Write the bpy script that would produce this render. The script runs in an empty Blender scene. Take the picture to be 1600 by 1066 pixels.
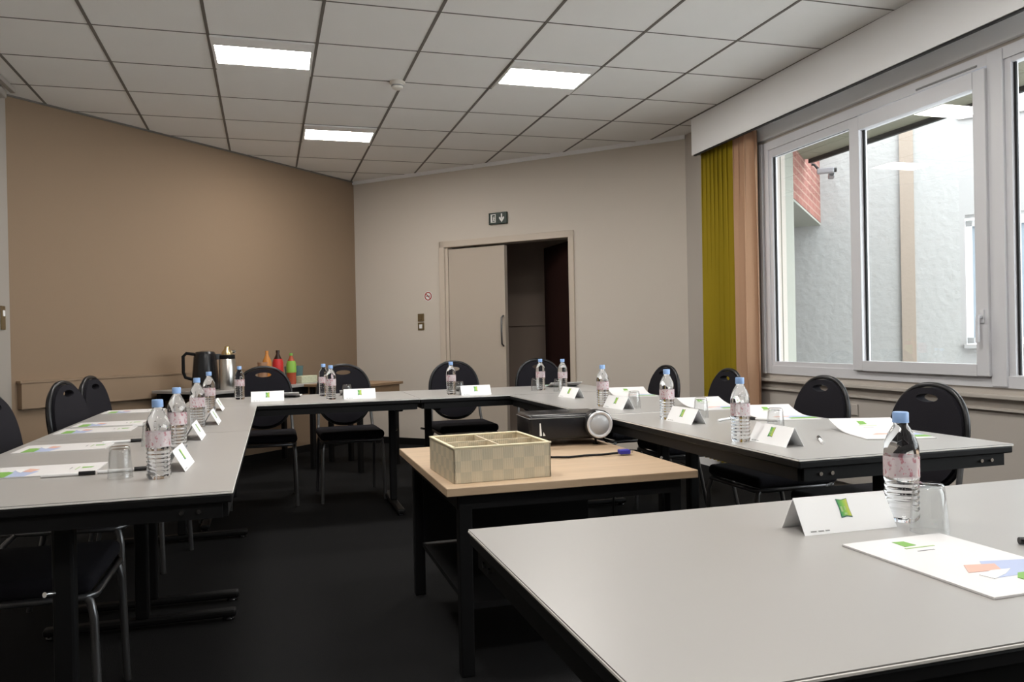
import bpy, bmesh, math, random
from mathutils import Vector, Matrix
random.seed(4)
S = bpy.context.scene
COL = S.collection
PI = math.pi
H = 2.858                       # ceiling height

# ------------------------------------------------------------------ camera
cam_d = bpy.data.cameras.new('camera'); cam = bpy.data.objects.new('camera', cam_d); COL.objects.link(cam)
R = ((0.95745149, -0.28792174, -0.01969054), (-0.02000115, 0.00186314, -0.99979822), (0.28790033, 0.95765213, -0.0039749))
m = Matrix(((R[0][0], -R[1][0], -R[2][0]), (R[0][1], -R[1][1], -R[2][1]), (R[0][2], -R[1][2], -R[2][2]))).to_4x4()
m.translation = (0.31324, -4.86009, 1.10863)
cam.matrix_world = m
cam_d.sensor_width = 36; cam_d.lens = 36 * 1234.4 / 1600; cam_d.clip_start = 0.05
S.camera = cam

# ------------------------------------------------------------------ light, exposure
S.view_settings.view_transform = 'Standard'; S.view_settings.look = 'None'
S.view_settings.gamma = 1; S.view_settings.use_curve_mapping = False
S.view_settings.exposure = 0.84
W = bpy.data.worlds.new('overcast'); S.world = W; W.use_nodes = True
bg = W.node_tree.nodes['Background']; bg.inputs[0].default_value = (0.90, 0.95, 1.0, 1); bg.inputs[1].default_value = 4.0
LAMP = 27.0                      # ceiling panel emission

# ------------------------------------------------------------------ materials
def mat(name, col, rough=0.6, metal=0.0, spec=0.5, bump=0.0, bscale=60.0, var=0.0, vscale=6.0, emit=None, estr=0, trans=0, ior=1.45, coat=0):
    M = bpy.data.materials.new(name); M.use_nodes = True
    nt = M.node_tree; p = nt.nodes['Principled BSDF']
    p.inputs['Base Color'].default_value = (*col, 1)
    p.inputs['Roughness'].default_value = rough; p.inputs['Metallic'].default_value = metal
    p.inputs['Specular IOR Level'].default_value = spec
    p.inputs['IOR'].default_value = ior
    if trans: p.inputs['Transmission Weight'].default_value = trans
    if coat: p.inputs['Coat Weight'].default_value = coat; p.inputs['Coat Roughness'].default_value = 0.1
    if emit: p.inputs['Emission Color'].default_value = (*emit, 1); p.inputs['Emission Strength'].default_value = estr
    tc = nt.nodes.new('ShaderNodeTexCoord')
    if var:
        n = nt.nodes.new('ShaderNodeTexNoise'); n.inputs['Scale'].default_value = vscale; n.inputs['Detail'].default_value = 4
        nt.links.new(tc.outputs['Object'], n.inputs['Vector'])
        r = nt.nodes.new('ShaderNodeMapRange'); r.inputs[3].default_value = 1 - var; r.inputs[4].default_value = 1 + var
        nt.links.new(n.outputs['Fac'], r.inputs[0])
        v = nt.nodes.new('ShaderNodeVectorMath'); v.operation = 'SCALE'; v.inputs[0].default_value = col
        nt.links.new(r.outputs[0], v.inputs['Scale']); nt.links.new(v.outputs[0], p.inputs['Base Color'])
    if bump:
        n = nt.nodes.new('ShaderNodeTexNoise'); n.inputs['Scale'].default_value = bscale; n.inputs['Detail'].default_value = 5
        nt.links.new(tc.outputs['Object'], n.inputs['Vector'])
        b = nt.nodes.new('ShaderNodeBump'); b.inputs['Strength'].default_value = bump; b.inputs['Distance'].default_value = 0.01
        nt.links.new(n.outputs['Fac'], b.inputs['Height']); nt.links.new(b.outputs[0], p.inputs['Normal'])
    return M

def ramp_tex(M, tex, stops, scale=None, coord='Object', sets=None):
    nt = M.node_tree; p = nt.nodes['Principled BSDF']
    tc = nt.nodes.new('ShaderNodeTexCoord'); mp = nt.nodes.new('ShaderNodeMapping')
    if scale: mp.inputs['Scale'].default_value = scale
    t = nt.nodes.new(tex)
    for k, v in (sets or {}).items():
        if k in t.inputs: t.inputs[k].default_value = v
        else: setattr(t, k, v)
    nt.links.new(tc.outputs[coord], mp.inputs[0]); nt.links.new(mp.outputs[0], t.inputs['Vector'])
    r = nt.nodes.new('ShaderNodeValToRGB'); e = r.color_ramp.elements
    while len(e) < len(stops): e.new(0.5)
    for k, (pos, c) in enumerate(stops): e[k].position = pos; e[k].color = (*c, 1)
    nt.links.new(t.outputs['Fac'] if 'Fac' in t.outputs else t.outputs[1], r.inputs[0]); nt.links.new(r.outputs[0], p.inputs['Base Color'])
    return t

M_taupe = mat('taupe_paint', (0.265, 0.187, 0.125), 0.75, bump=0.05, bscale=150, spec=0.3)
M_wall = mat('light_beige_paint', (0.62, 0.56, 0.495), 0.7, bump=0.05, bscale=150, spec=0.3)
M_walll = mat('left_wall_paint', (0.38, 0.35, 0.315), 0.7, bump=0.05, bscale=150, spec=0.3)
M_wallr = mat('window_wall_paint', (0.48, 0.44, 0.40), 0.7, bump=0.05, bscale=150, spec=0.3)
M_carpet = mat('black_carpet', (0.0085, 0.0085, 0.009), 0.95, spec=0.15, bump=0.5, bscale=400)
M_tile = mat('mineral_ceiling_tile', (0.82, 0.805, 0.785), 0.85, spec=0.2, bump=0.15, bscale=220, var=0.03, vscale=3)
M_tbar = mat('grey_ceiling_bar', (0.15, 0.135, 0.12), 0.6)
M_trimw = mat('white_trim_paint', (0.90, 0.90, 0.91), 0.5)
M_door = mat('cream_door_paint', (0.50, 0.43, 0.36), 0.45, spec=0.4)
M_doorframe = mat('cream_frame_paint', (0.58, 0.50, 0.42), 0.45)
M_pvc = mat('white_pvc', (0.66, 0.66, 0.69), 0.35)
M_gasket = mat('black_gasket', (0.008, 0.008, 0.009), 0.6)
M_lam = mat('pale_grey_laminate', (0.365, 0.352, 0.34), 0.33, spec=0.5, var=0.015, vscale=4)
M_edgehl = mat('laminate_edge_highlight', (0.85, 0.82, 0.78), 0.35)  # highlight on the laminate edge put into the colour
M_black = mat('black_powder_coat', (0.0055, 0.0055, 0.006), 0.5, spec=0.25)
M_blackp = mat('black_gloss_plastic', (0.012, 0.012, 0.014), 0.25, spec=0.5)
M_fabric = mat('black_upholstery', (0.013, 0.012, 0.016), 0.9, spec=0.2, bump=0.3, bscale=500)
M_tube = mat('dark_steel_tube', (0.16, 0.16, 0.165), 0.32, metal=0.8)
M_trimtube = mat('black_glossy_tube', (0.035, 0.035, 0.037), 0.3, metal=0.7)
M_steel = mat('brushed_steel', (0.62, 0.60, 0.57), 0.28, metal=1)
M_chrome = mat('chrome', (0.8, 0.8, 0.8), 0.12, metal=1)
M_wood = mat('beech_veneer', (0.62, 0.42, 0.27), 0.45)
ramp_tex(M_wood, 'ShaderNodeTexNoise', [(0.3, (0.46, 0.33, 0.215)), (0.7, (0.55, 0.40, 0.27))], (1.2, 22, 22), sets={'Scale': 2.0, 'Detail': 6})
M_woodd = mat('brown_veneer', (0.24, 0.15, 0.085), 0.5, var=0.1)
M_paper = mat('white_paper', (0.80, 0.79, 0.79), 0.6)
M_page = mat('printed_page_white', (0.74, 0.72, 0.72), 0.45)
M_card = mat('white_card', (0.93, 0.93, 0.94), 0.5)
M_ink = mat('grey_ink', (0.30, 0.30, 0.30), 0.6)
M_green = mat('green_print', (0.20, 0.42, 0.08), 0.5)
M_greenl = mat('pale_green_print', (0.40, 0.55, 0.25), 0.5)
M_blueprint = mat('pale_blue_print', (0.42, 0.48, 0.68), 0.5)
M_skinprint = mat('pink_print', (0.72, 0.42, 0.34), 0.5)
M_logo = mat('yellow_green_logo', (0.4, 0.6, 0.1), 0.5)
ramp_tex(M_logo, 'ShaderNodeTexGradient', [(0.0, (0.04, 0.28, 0.12)), (0.45, (0.22, 0.52, 0.08)), (1.0, (0.62, 0.62, 0.10))], coord='Generated')
M_logoedge = mat('slate_logo_border', (0.07, 0.16, 0.14), 0.5)
M_cap = mat('light_blue_cap', (0.27, 0.43, 0.74), 0.4)
M_water = mat('clear_bottled_water', (0.97, 0.98, 1.0), 0.02, trans=1.0, ior=1.32)
M_cola = mat('dark_cola', (0.03, 0.012, 0.008), 0.15)
M_juice = mat('red_juice', (0.35, 0.07, 0.035), 0.15)
M_redlab = mat('red_label', (0.50, 0.02, 0.02), 0.5)
M_grnlab = mat('green_label', (0.22, 0.42, 0.06), 0.5)
M_orange = mat('orange_juice', (0.55, 0.22, 0.05), 0.2)
M_teal = mat('teal_glassware', (0.10, 0.17, 0.17), 0.2)
M_sugar = mat('pale_green_cartons', (0.48, 0.50, 0.36), 0.6, var=0.3, vscale=60)
M_cup = mat('brown_paper_cup', (0.34, 0.19, 0.11), 0.6)
M_gold = mat('brass_top', (0.7, 0.55, 0.3), 0.25, metal=1)
M_curt_y = mat('olive_yellow_curtain', (0.31, 0.225, 0.012), 0.8, spec=0.2, bump=0.1, bscale=300)
M_curt_o = mat('peach_curtain', (0.50, 0.31, 0.20), 0.8, spec=0.2, bump=0.1, bscale=300)
M_blue = mat('blue_connector', (0.03, 0.03, 0.35), 0.4)
M_lens = mat('frosted_lens', (0.42, 0.43, 0.45), 0.35, coat=0.5)
M_ring = mat('silver_lens_ring', (0.72, 0.72, 0.74), 0.3, metal=0.3)
M_signg = mat('dark_green_sign', (0.004, 0.018, 0.010), 0.4)
M_signw = mat('white_sign', (0.8, 0.8, 0.78), 0.5)
M_red = mat('red_ring_print', (0.35, 0.03, 0.02), 0.5)
M_plate = mat('bronze_switch_plate', (0.17, 0.12, 0.06), 0.4, metal=0.3)
M_detgrey = mat('grey_camera_shell', (0.20, 0.20, 0.21), 0.5)
M_detect = mat('cream_plastic', (0.66, 0.62, 0.56), 0.5)
M_render = mat('rough_white_render', (0.31, 0.31, 0.302), 0.9, bump=1.0, bscale=14)
M_render2 = mat('cream_smooth_render', (0.27, 0.275, 0.24), 0.9, bump=0.1, bscale=30)
M_render3 = mat('grey_smooth_render', (0.30, 0.295, 0.29), 0.9, bump=0.1, bscale=30)
M_stripe = mat('tan_pilaster', (0.27, 0.225, 0.185), 0.9, bump=0.2, bscale=30)
M_brick = mat('red_brick', (0.4, 0.12, 0.09), 0.9)
M_eave = mat('olive_soffit_board', (0.17, 0.165, 0.12), 0.8)
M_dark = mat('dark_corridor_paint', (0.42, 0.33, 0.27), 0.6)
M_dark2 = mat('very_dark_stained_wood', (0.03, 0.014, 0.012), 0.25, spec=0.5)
M_pane = mat('grey_curtained_pane', (0.25, 0.29, 0.33), 0.15)
M_grnd = mat('pale_courtyard_paving', (0.78, 0.77, 0.75), 0.95, bump=0.5, bscale=40)
M_lamp = mat('lit_diffuser', (0.9, 0.9, 0.88), 0.5, emit=(1.0, 0.965, 0.91), estr=LAMP)
M_cartonlab = mat('bottle_bottom_mark', (0.2, 0.2, 0.5), 0.5)

# brick pattern
def brickify(M):
    nt = M.node_tree; p = nt.nodes['Principled BSDF']
    tc = nt.nodes.new('ShaderNodeTexCoord'); b = nt.nodes.new('ShaderNodeTexBrick')
    b.inputs['Color1'].default_value = (0.26, 0.105, 0.085, 1); b.inputs['Color2'].default_value = (0.19, 0.075, 0.06, 1)
    b.inputs['Mortar'].default_value = (0.30, 0.19, 0.15, 1); b.inputs['Scale'].default_value = 1.0
    b.inputs['Brick Width'].default_value = 0.22; b.inputs['Row Height'].default_value = 0.07; b.inputs['Mortar Size'].default_value = 0.008
    sp = nt.nodes.new('ShaderNodeSeparateXYZ'); cb = nt.nodes.new('ShaderNodeCombineXYZ')
    nt.links.new(tc.outputs['Object'], sp.inputs[0]); nt.links.new(sp.outputs[0], cb.inputs[0]); nt.links.new(sp.outputs[2], cb.inputs[1])
    nt.links.new(cb.outputs[0], b.inputs['Vector']); nt.links.new(b.outputs['Color'], p.inputs['Base Color'])
brickify(M_brick)

# thin window glass: clear with a mirror coat by fresnel
def pane_mat(name, boost, tint):
    M = bpy.data.materials.new(name); M.use_nodes = True; nt = M.node_tree; nt.nodes.clear()
    o = nt.nodes.new('ShaderNodeOutputMaterial'); mx = nt.nodes.new('ShaderNodeMixShader')
    t = nt.nodes.new('ShaderNodeBsdfTransparent'); t.inputs[0].default_value = (*tint, 1)
    g = nt.nodes.new('ShaderNodeBsdfGlossy'); g.inputs['Roughness'].default_value = 0.01
    f = nt.nodes.new('ShaderNodeFresnel'); gm = nt.nodes.new('ShaderNodeNewGeometry')
    io = nt.nodes.new('ShaderNodeMapRange'); io.inputs[3].default_value = 1.5; io.inputs[4].default_value = 1 / 1.5   # same reflectance from both sides of a pane
    nt.links.new(gm.outputs['Backfacing'], io.inputs[0]); nt.links.new(io.outputs[0], f.inputs[0])
    k = nt.nodes.new('ShaderNodeMath'); k.operation = 'MULTIPLY'; k.inputs[1].default_value = boost
    nt.links.new(f.outputs[0], k.inputs[0]); nt.links.new(k.outputs[0], mx.inputs[0])
    nt.links.new(t.outputs[0], mx.inputs[1]); nt.links.new(g.outputs[0], mx.inputs[2]); nt.links.new(mx.outputs[0], o.inputs[0])
    return M
M_winglass = pane_mat('window_glass', 1.0, (0.97, 0.98, 0.97))

M_glass = pane_mat('clear_tumbler_glass', 1.4, (0.955, 0.96, 0.96))
# translucent pink bottle label with red lettering-like marks
def label_mat():
    M = bpy.data.materials.new('pink_bottle_label'); M.use_nodes = True; nt = M.node_tree
    p = nt.nodes['Principled BSDF']; p.inputs['Roughness'].default_value = 0.35
    o = nt.nodes['Material Output']
    tc = nt.nodes.new('ShaderNodeTexCoord'); mp = nt.nodes.new('ShaderNodeMapping'); mp.inputs['Scale'].default_value = (140, 140, 90)
    n = nt.nodes.new('ShaderNodeTexNoise'); n.inputs['Scale'].default_value = 1.0; n.inputs['Detail'].default_value = 3
    nt.links.new(tc.outputs['Object'], mp.inputs[0]); nt.links.new(mp.outputs[0], n.inputs['Vector'])
    r = nt.nodes.new('ShaderNodeValToRGB'); e = r.color_ramp.elements
    e[0].position = 0.56; e[0].color = (0.86, 0.74, 0.77, 1); e[1].position = 0.62; e[1].color = (0.62, 0.22, 0.27, 1)
    nt.links.new(n.outputs['Fac'], r.inputs[0]); nt.links.new(r.outputs[0], p.inputs['Base Color'])
    tr = nt.nodes.new('ShaderNodeBsdfTransparent'); mx = nt.nodes.new('ShaderNodeMixShader'); mx.inputs[0].default_value = 0.55
    nt.links.new(tr.outputs[0], mx.inputs[1]); nt.links.new(p.outputs[0], mx.inputs[2]); nt.links.new(mx.outputs[0], o.inputs[0])
    return M
M_label = label_mat()

# woven basket: checker of two straw tones with ribs
t = ramp_tex(mat('woven_straw', (0.5, 0.45, 0.3), 0.7), 'ShaderNodeTexChecker', [(0.0, (0.68, 0.58, 0.42)), (1.0, (0.585, 0.51, 0.37))], (1, 1, 1), sets={'Scale': 27.0})
M_straw = bpy.data.materials['woven_straw']
nt = M_straw.node_tree; wv = nt.nodes.new('ShaderNodeTexWave'); wv.inputs['Scale'].default_value = 90; wv.inputs['Distortion'].default_value = 1
bmp = nt.nodes.new('ShaderNodeBump'); bmp.inputs['Strength'].default_value = 0.5; bmp.inputs['Distance'].default_value = 0.002
nt.links.new(nt.nodes['Texture Coordinate'].outputs['Object'] if 'Texture Coordinate' in nt.nodes else t.outputs[0], wv.inputs['Vector'])
nt.links.new(wv.outputs['Fac'], bmp.inputs['Height']); nt.links.new(bmp.outputs[0], nt.nodes['Principled BSDF'].inputs['Normal'])

# ------------------------------------------------------------------ mesh builders
class MB:
    def __init__(s): s.bm = bmesh.new()
    def box(s, c, d, rz=0.0, bev=0.0, seg=2, mat=None):
        M = Matrix.Translation(c) @ Matrix.Rotation(rz, 4, 'Z')
        if mat is not None: M = mat
        r = bmesh.ops.create_cube(s.bm, size=1.0, matrix=M @ Matrix.Diagonal((*d, 1)))
        if bev:
            es = list({e for v in r['verts'] for e in v.link_edges})
            bmesh.ops.bevel(s.bm, geom=es, offset=bev, segments=seg, profile=0.5, affect='EDGES')
        return s
    def prism(s, poly, z0, z1):
        a = [s.bm.verts.new((x, y, z0)) for x, y in poly]; b = [s.bm.verts.new((x, y, z1)) for x, y in poly]
        s.bm.faces.new(a[::-1]); s.bm.faces.new(b); n = len(poly)
        for i in range(n): s.bm.faces.new((a[i], a[(i + 1) % n], b[(i + 1) % n], b[i]))
        return s
    def slab(s, pts, off):                      # planar polygon in 3D, extruded by vector off
        a = [s.bm.verts.new(p) for p in pts]; b = [s.bm.verts.new(Vector(p) + Vector(off)) for p in pts]
        s.bm.faces.new(a[::-1]); s.bm.faces.new(b); n = len(pts)
        for i in range(n): s.bm.faces.new((a[i], a[(i + 1) % n], b[(i + 1) % n], b[i]))
        return s
    def lathe(s, prof, c=(0, 0, 0), n=28, cap=True):
        rings = []
        for r, z in prof:
            if r < 1e-6: rings.append([s.bm.verts.new((c[0], c[1], c[2] + z))])
            else: rings.append([s.bm.verts.new((c[0] + r * math.cos(2 * PI * k / n), c[1] + r * math.sin(2 * PI * k / n), c[2] + z)) for k in range(n)])
        for a, b in zip(rings, rings[1:]):
            for k in range(n):
                k2 = (k + 1) % n
                if len(a) == 1 and len(b) == 1: continue
                if len(a) == 1: s.bm.faces.new((a[0], b[k2], b[k]))
                elif len(b) == 1: s.bm.faces.new((a[k], a[k2], b[0]))
                else: s.bm.faces.new((a[k], a[k2], b[k2], b[k]))
        if cap:
            if len(rings[0]) > 1: s.bm.faces.new(rings[0][::-1])
            if len(rings[-1]) > 1: s.bm.faces.new(rings[-1])
        return s
    def tube(s, pts, r, n=10, closed=False):
        P = [Vector(p) for p in pts]; N = len(P); rings = []; up = None
        for i in range(N):
            if closed: t = (P[(i + 1) % N] - P[i - 1]).normalized()
            else: t = (P[min(i + 1, N - 1)] - P[max(i - 1, 0)]).normalized()
            if up is None:
                up = Vector((0, 0, 1)) if abs(t.z) < 0.9 else Vector((1, 0, 0))
            u = (up - t * up.dot(t)).normalized(); up = u; v = t.cross(u)
            rings.append([s.bm.verts.new(P[i] + (u * math.cos(2 * PI * k / n) + v * math.sin(2 * PI * k / n)) * r) for k in range(n)])
        pr = list(zip(rings, rings[1:])) + ([(rings[-1], rings[0])] if closed else [])
        for a, b in pr:
            for k in range(n): s.bm.faces.new((a[k], a[(k + 1) % n], b[(k + 1) % n], b[k]))
        if not closed: s.bm.faces.new(rings[0][::-1]); s.bm.faces.new(rings[-1])
        return s
    def ringplate(s, outer, inner, y0, y1):     # closed loops (x,z) of equal count -> plate with a hole, between y0 and y1
        n = len(outer)
        L = [[s.bm.verts.new((x, y, z)) for x, z in lp] for y in (y0, y1) for lp in (outer, inner)]
        o0, i0, o1, i1 = L
        for k in range(n):
            q = (k + 1) % n
            s.bm.faces.new((o0[k], o0[q], i0[q], i0[k])); s.bm.faces.new((o1[q], o1[k], i1[k], i1[q]))
            s.bm.faces.new((o0[q], o0[k], o1[k], o1[q])); s.bm.faces.new((i0[k], i0[q], i1[q], i1[k]))
        return s
    def sheet(s, rows, th):                     # rows of top points, thickness th downwards
        A = [[s.bm.verts.new(p) for p in r] for r in rows]
        B = [[s.bm.verts.new((p[0], p[1], p[2] - th)) for p in r] for r in rows]
        n, m_ = len(rows), len(rows[0])
        for i in range(n - 1):
            for j in range(m_ - 1):
                s.bm.faces.new((A[i][j], A[i][j + 1], A[i + 1][j + 1], A[i + 1][j])); s.bm.faces.new((B[i][j], B[i + 1][j], B[i + 1][j + 1], B[i][j + 1]))
        bd = [(0, j) for j in range(m_)] + [(i, m_ - 1) for i in range(1, n)] + [(n - 1, j) for j in range(m_ - 2, -1, -1)] + [(i, 0) for i in range(n - 2, 0, -1)]
        for (a, b), (c, d) in zip(bd, bd[1:] + bd[:1]): s.bm.faces.new((A[a][b], B[a][b], B[c][d], A[c][d]))
        return s

def obj(name, mb, material, parent=None, smooth=False, kind=None, label=None):
    me = bpy.data.meshes.new(name)
    bmesh.ops.recalc_face_normals(mb.bm, faces=mb.bm.faces[:])
    mb.bm.to_mesh(me); mb.bm.free(); me.materials.append(material)
    if smooth:
        me.polygons.foreach_set('use_smooth', [True] * len(me.polygons))
        try: me.set_sharp_from_angle(angle=math.radians(40))
        except Exception: pass
    o = bpy.data.objects.new(name, me); COL.objects.link(o)
    if parent: o.parent = parent
    if kind: o['kind'] = kind
    if label: o['label'] = label
    return o
def tag(o, label, cat, group=None):
    o['label'] = label; o['category'] = cat
    if group: o['group'] = group
    return o
def thing(name, label=None, cat=None, loc=(0, 0, 0), rz=0.0, group=None, kind=None):
    o = bpy.data.objects.new(name, None); o.empty_display_size = 0.1; COL.objects.link(o)
    o.location = loc; o.rotation_euler = (0, 0, rz)
    if label: tag(o, label, cat, group)
    if kind: o['kind'] = kind
    return o
def copy_children(a, b):
    for ch in list(a.children):
        c = ch.copy(); COL.objects.link(c); c.parent = b; copy_children(ch, c)
def dup(root, loc, rz, label, scale=None):
    r = root.copy(); COL.objects.link(r); r.location = loc; r.rotation_euler = (0, 0, rz); r['label'] = label
    if scale: r.scale = scale
    copy_children(root, r)
    return r

# ------------------------------------------------------------------ room shell
D45 = 0.70710678
CX, CY = 1.18, 3.963                           # far corner
ROOM = [(-1.43, -8.4), (3.8, -8.4), (3.8, 1.3425), (CX, CY), (-1.43, 1.353)]
fl = MB().prism([(-1.6, -8.6), (4.0, -8.6), (4.0, 1.4), (CX, CY + 0.3), (-1.6, 1.4)], -0.12, 0); obj('floor', fl, M_carpet, kind='structure')
ce = MB().prism([(-1.6, -8.6), (4.0, -8.6), (4.0, 1.4), (CX, CY + 0.3), (-1.6, 1.4)], H, H + 0.14); obj('ceiling', ce, M_tile, kind='structure')
obj('wall_left', MB().box((-1.49, -3.55, H / 2), (0.12, 9.9, H)), M_walll, kind='structure')
obj('wall_front', MB().box((1.18, -8.46, H / 2), (5.5, 0.12, H)), M_wall, kind='structure')
def wallseg(p, q, t, z0, z1, mb):              # wall from p to q, thickness t to the left side of p->q
    d = Vector((q[0] - p[0], q[1] - p[1])); n = Vector((-d.y, d.x)).normalized() * t
    mb.prism([(p[0], p[1]), (q[0], q[1]), (q[0] + n.x, q[1] + n.y), (p[0] + n.x, p[1] + n.y)], z0, z1)
mb = MB(); wallseg((-1.43, 1.353), (CX, CY), 0.12, 0, H, mb); obj('wall_back_left', mb, M_taupe, kind='structure')
# back-right wall with the doorway
def BW(s): return (CX + s * D45, CY - s * D45)  # s metres along the back-right wall from the far corner
DS0, DS1, DZ = 1.165, 2.58, 2.06
mb = MB(); wallseg(BW(0), BW(DS0), 0.12, 0, H, mb); wallseg(BW(DS1), BW(3.705), 0.12, 0, H, mb); wallseg(BW(DS0), BW(DS1), 0.12, DZ, H, mb)
obj('wall_back_right', mb, M_wall, kind='structure')
# window wall (x = 3.8)
WY0, WY1, WZ0, WZ1 = -5.4, 0.215, 0.81, 2.50
mb = MB(); mb.box((3.9, -3.52, WZ0 / 2), (0.2, 9.76, WZ0)); mb.box((3.9, -3.52, (WZ1 + H) / 2), (0.2, 9.76, H - WZ1))
mb.box((3.9, (WY1 + 1.36) / 2, (WZ0 + WZ1) / 2), (0.2, 1.36 - WY1, WZ1 - WZ0)); mb.box((3.9, (-8.4 + WY0) / 2, (WZ0 + WZ1) / 2), (0.2, WY0 + 8.4, WZ1 - WZ0))
obj('wall_right', mb, M_wallr, kind='structure')

# ceiling grid: two families of bars clipped to the room
def inside_clip(p, d):
    t0, t1 = -50.0, 50.0; n = len(ROOM)
    for i in range(n):
        a, b = Vector(ROOM[i]), Vector(ROOM[(i + 1) % n]); e = b - a; nn = Vector((-e.y, e.x))
        den = nn.dot(d); num = nn.dot(a - p)
        if abs(den) < 1e-9: continue
        if den > 0: t0 = max(t0, num / den)
        else: t1 = min(t1, num / den)
    return t0, t1
GU, GV, G0 = Vector((0.6001, -0.0068)), Vector((-0.0054, 0.5955)), Vector((-0.0125, -0.1005))
def bars(name, rng, step, d, w, h):
    mb = MB(); d = d.normalized(); nn = Vector((-d.y, d.x))
    for i in rng:
        p = G0 + step * i; t0, t1 = inside_clip(p, d)
        if t1 - t0 < 0.05: continue
        a, b = p + d * t0, p + d * t1
        mb.prism([tuple(a - nn * w / 2), tuple(b - nn * w / 2), tuple(b + nn * w / 2), tuple(a + nn * w / 2)], H - h, H + 0.01)
    return obj(name, mb, M_tbar, kind='structure')
bars('trim_1', range(-2, 7), GU, GV, 0.017, 0.003)
bars('trim_2', range(-14, 8), GV, GU, 0.009, 0.002)
# pale cornice along the door wall, dark line along the taupe wall
mb = MB(); a, b = BW(0.0), BW(3.705); wallseg(b, a, 0.022, H - 0.035, H, mb); obj('trim_3', mb, M_trimw, kind='structure')
mb = MB(); wallseg((CX, CY), (-1.43, 1.353), 0.012, H - 0.012, H, mb); obj('trim_4', mb, M_tbar, kind='structure')
mb = MB(); wallseg(BW(DS0 - 0.06), BW(0), 0.012, 0, 0.07, mb); wallseg(BW(3.705), BW(DS1 + 0.06), 0.012, 0, 0.07, mb); obj('baseboard_back_right', mb, M_black, kind='structure')
mb = MB(); wallseg((CX, CY), (-1.43, 1.353), 0.012, 0, 0.07, mb); obj('baseboard_back_left', mb, M_black, kind='structure')
obj('baseboard_right', MB().box((3.793, -3.5, 0.035), (0.014, 9.6, 0.07)), M_trimw, kind='structure')
# cover strip in the ceiling corner on the left
mb = MB(); mb.box((-1.40, -2.6, H - 0.05), (0.05, 7.6, 0.05), bev=0.008); mb.box((-1.34, -2.6, H - 0.02), (0.03, 7.6, 0.03)); obj('trim_5', mb, M_walll, kind='structure')
# raised service duct on the taupe wall
def LW(s, off=0.0): return (-1.43 + s * D45 + off * D45, 1.353 + s * D45 - off * D45)  # along taupe wall, off = into room
mb = MB(); a, b, c_, d_ = LW(0.04), LW(2.6), LW(2.6, 0.05), LW(0.04, 0.05)
mb.prism([a, b, c_, d_][::-1], 0.68, 0.86); mb.prism([LW(0.03), LW(2.61), LW(2.61, 0.056), LW(0.03, 0.056)][::-1], 0.86, 0.875)
obj('trim_6', mb, M_taupe, kind='structure')
# sill board and duct under the window
mb = MB(); mb.box((3.785, -2.6, 0.765), (0.05, 5.7, 0.022), bev=0.004); mb.box((3.79, -2.6, 0.70), (0.022, 5.7, 0.012)); obj('trim_7', mb, M_wallr, kind='structure')
mb = MB(); mb.box((3.775, -2.5, 0.20), (0.05, 7.2, 0.10), bev=0.005); obj('trim_8', mb, M_wallr, kind='structure')

obj('trim_11', MB().box((3.788, -2.4, (WZ1 + H) / 2 + 0.01), (0.03, 6.0, H - WZ1 - 0.02), bev=0.003), M_trimw, kind='structure')
# pelmet in front of the window, hanging from the ceiling
pel = thing('curtain_pelmet', 'long white boxed curtain pelmet hanging from the ceiling above the window', 'pelmet', (3.6, -2.2, H))
obj('front_board', MB().box((0.0, -0.2, -0.149), (0.022, 6.5, 0.296), bev=0.002), M_trimw, pel)
obj('end_board', MB().box((0.095, 3.06, -0.149), (0.205, 0.022, 0.296), bev=0.002), M_trimw, pel)
obj('shadow_gap_strip', MB().box((0.002, -0.2, -0.302), (0.018, 6.48, 0.010)), M_gasket, pel, label='black strip painted as the shadow gap along the lower edge')  # shade of the gap below the pelmet, drawn as a black strip

# door
DA = -PI / 4
door = thing('door_1', kind='structure')
def DP(s, off, z): x, y = BW(s); return (x - off * D45, y - off * D45, z)
def dbox(mb, s0, s1, o0, o1, z0, z1, bev=0.0):
    mb.box(DP((s0 + s1) / 2, (o0 + o1) / 2, (z0 + z1) / 2), (s1 - s0, o1 - o0, z1 - z0), DA, bev); return mb
mb = MB(); dbox(mb, DS0 - 0.055, DS0 + 0.01, -0.13, 0.018, 0, DZ + 0.055, 0.004); dbox(mb, DS1 - 0.01, DS1 + 0.045, -0.13, 0.018, 0, DZ + 0.055, 0.004); dbox(mb, DS0 - 0.05, DS1 + 0.04, -0.13, 0.018, DZ - 0.01, DZ + 0.055, 0.004)
dbox(mb, DS0 + 0.01, DS0 + 0.04, -0.10, -0.01, 0, DZ - 0.01)
obj('door_frame', mb, M_doorframe, door)
leaf = obj('door_panel', dbox(dbox(MB(), DS0 + 0.045, DS0 + 0.70, -0.055, -0.012, 0.01, DZ - 0.03, 0.003), DS0 + 0.66, DS0 + 0.705, -0.065, -0.006, 0.01, DZ - 0.03, 0.002), M_door, door, label='closed cream door leaf')
mb = MB(); x, y, z = DP(DS0 + 0.685, 0.0, 0); mb.tube([DP(DS0 + 0.683, 0.0, 1.03), DP(DS0 + 0.683, 0.035, 1.05), DP(DS0 + 0.683, 0.04, 1.18), DP(DS0 + 0.683, 0.035, 1.31), DP(DS0 + 0.683, 0.0, 1.33)], 0.009)
obj('door_handle', mb, M_tube, leaf, smooth=True, label='dark pull handle')
# open leaf swung outwards into the dark corridor
mb = MB(); p0 = Vector(DP(DS1 - 0.02, -0.14, 0)); dirn = Vector((-0.05, 1.0, 0)).normalized(); c = p0 + dirn * 0.36
mb.box((c.x, c.y, DZ / 2), (0.72, 0.04, DZ - 0.04), math.atan2(dirn.y, dirn.x), 0.003); obj('door_panel', mb, M_dark2, door, label='dark open door leaf seen through the doorway')
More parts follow.
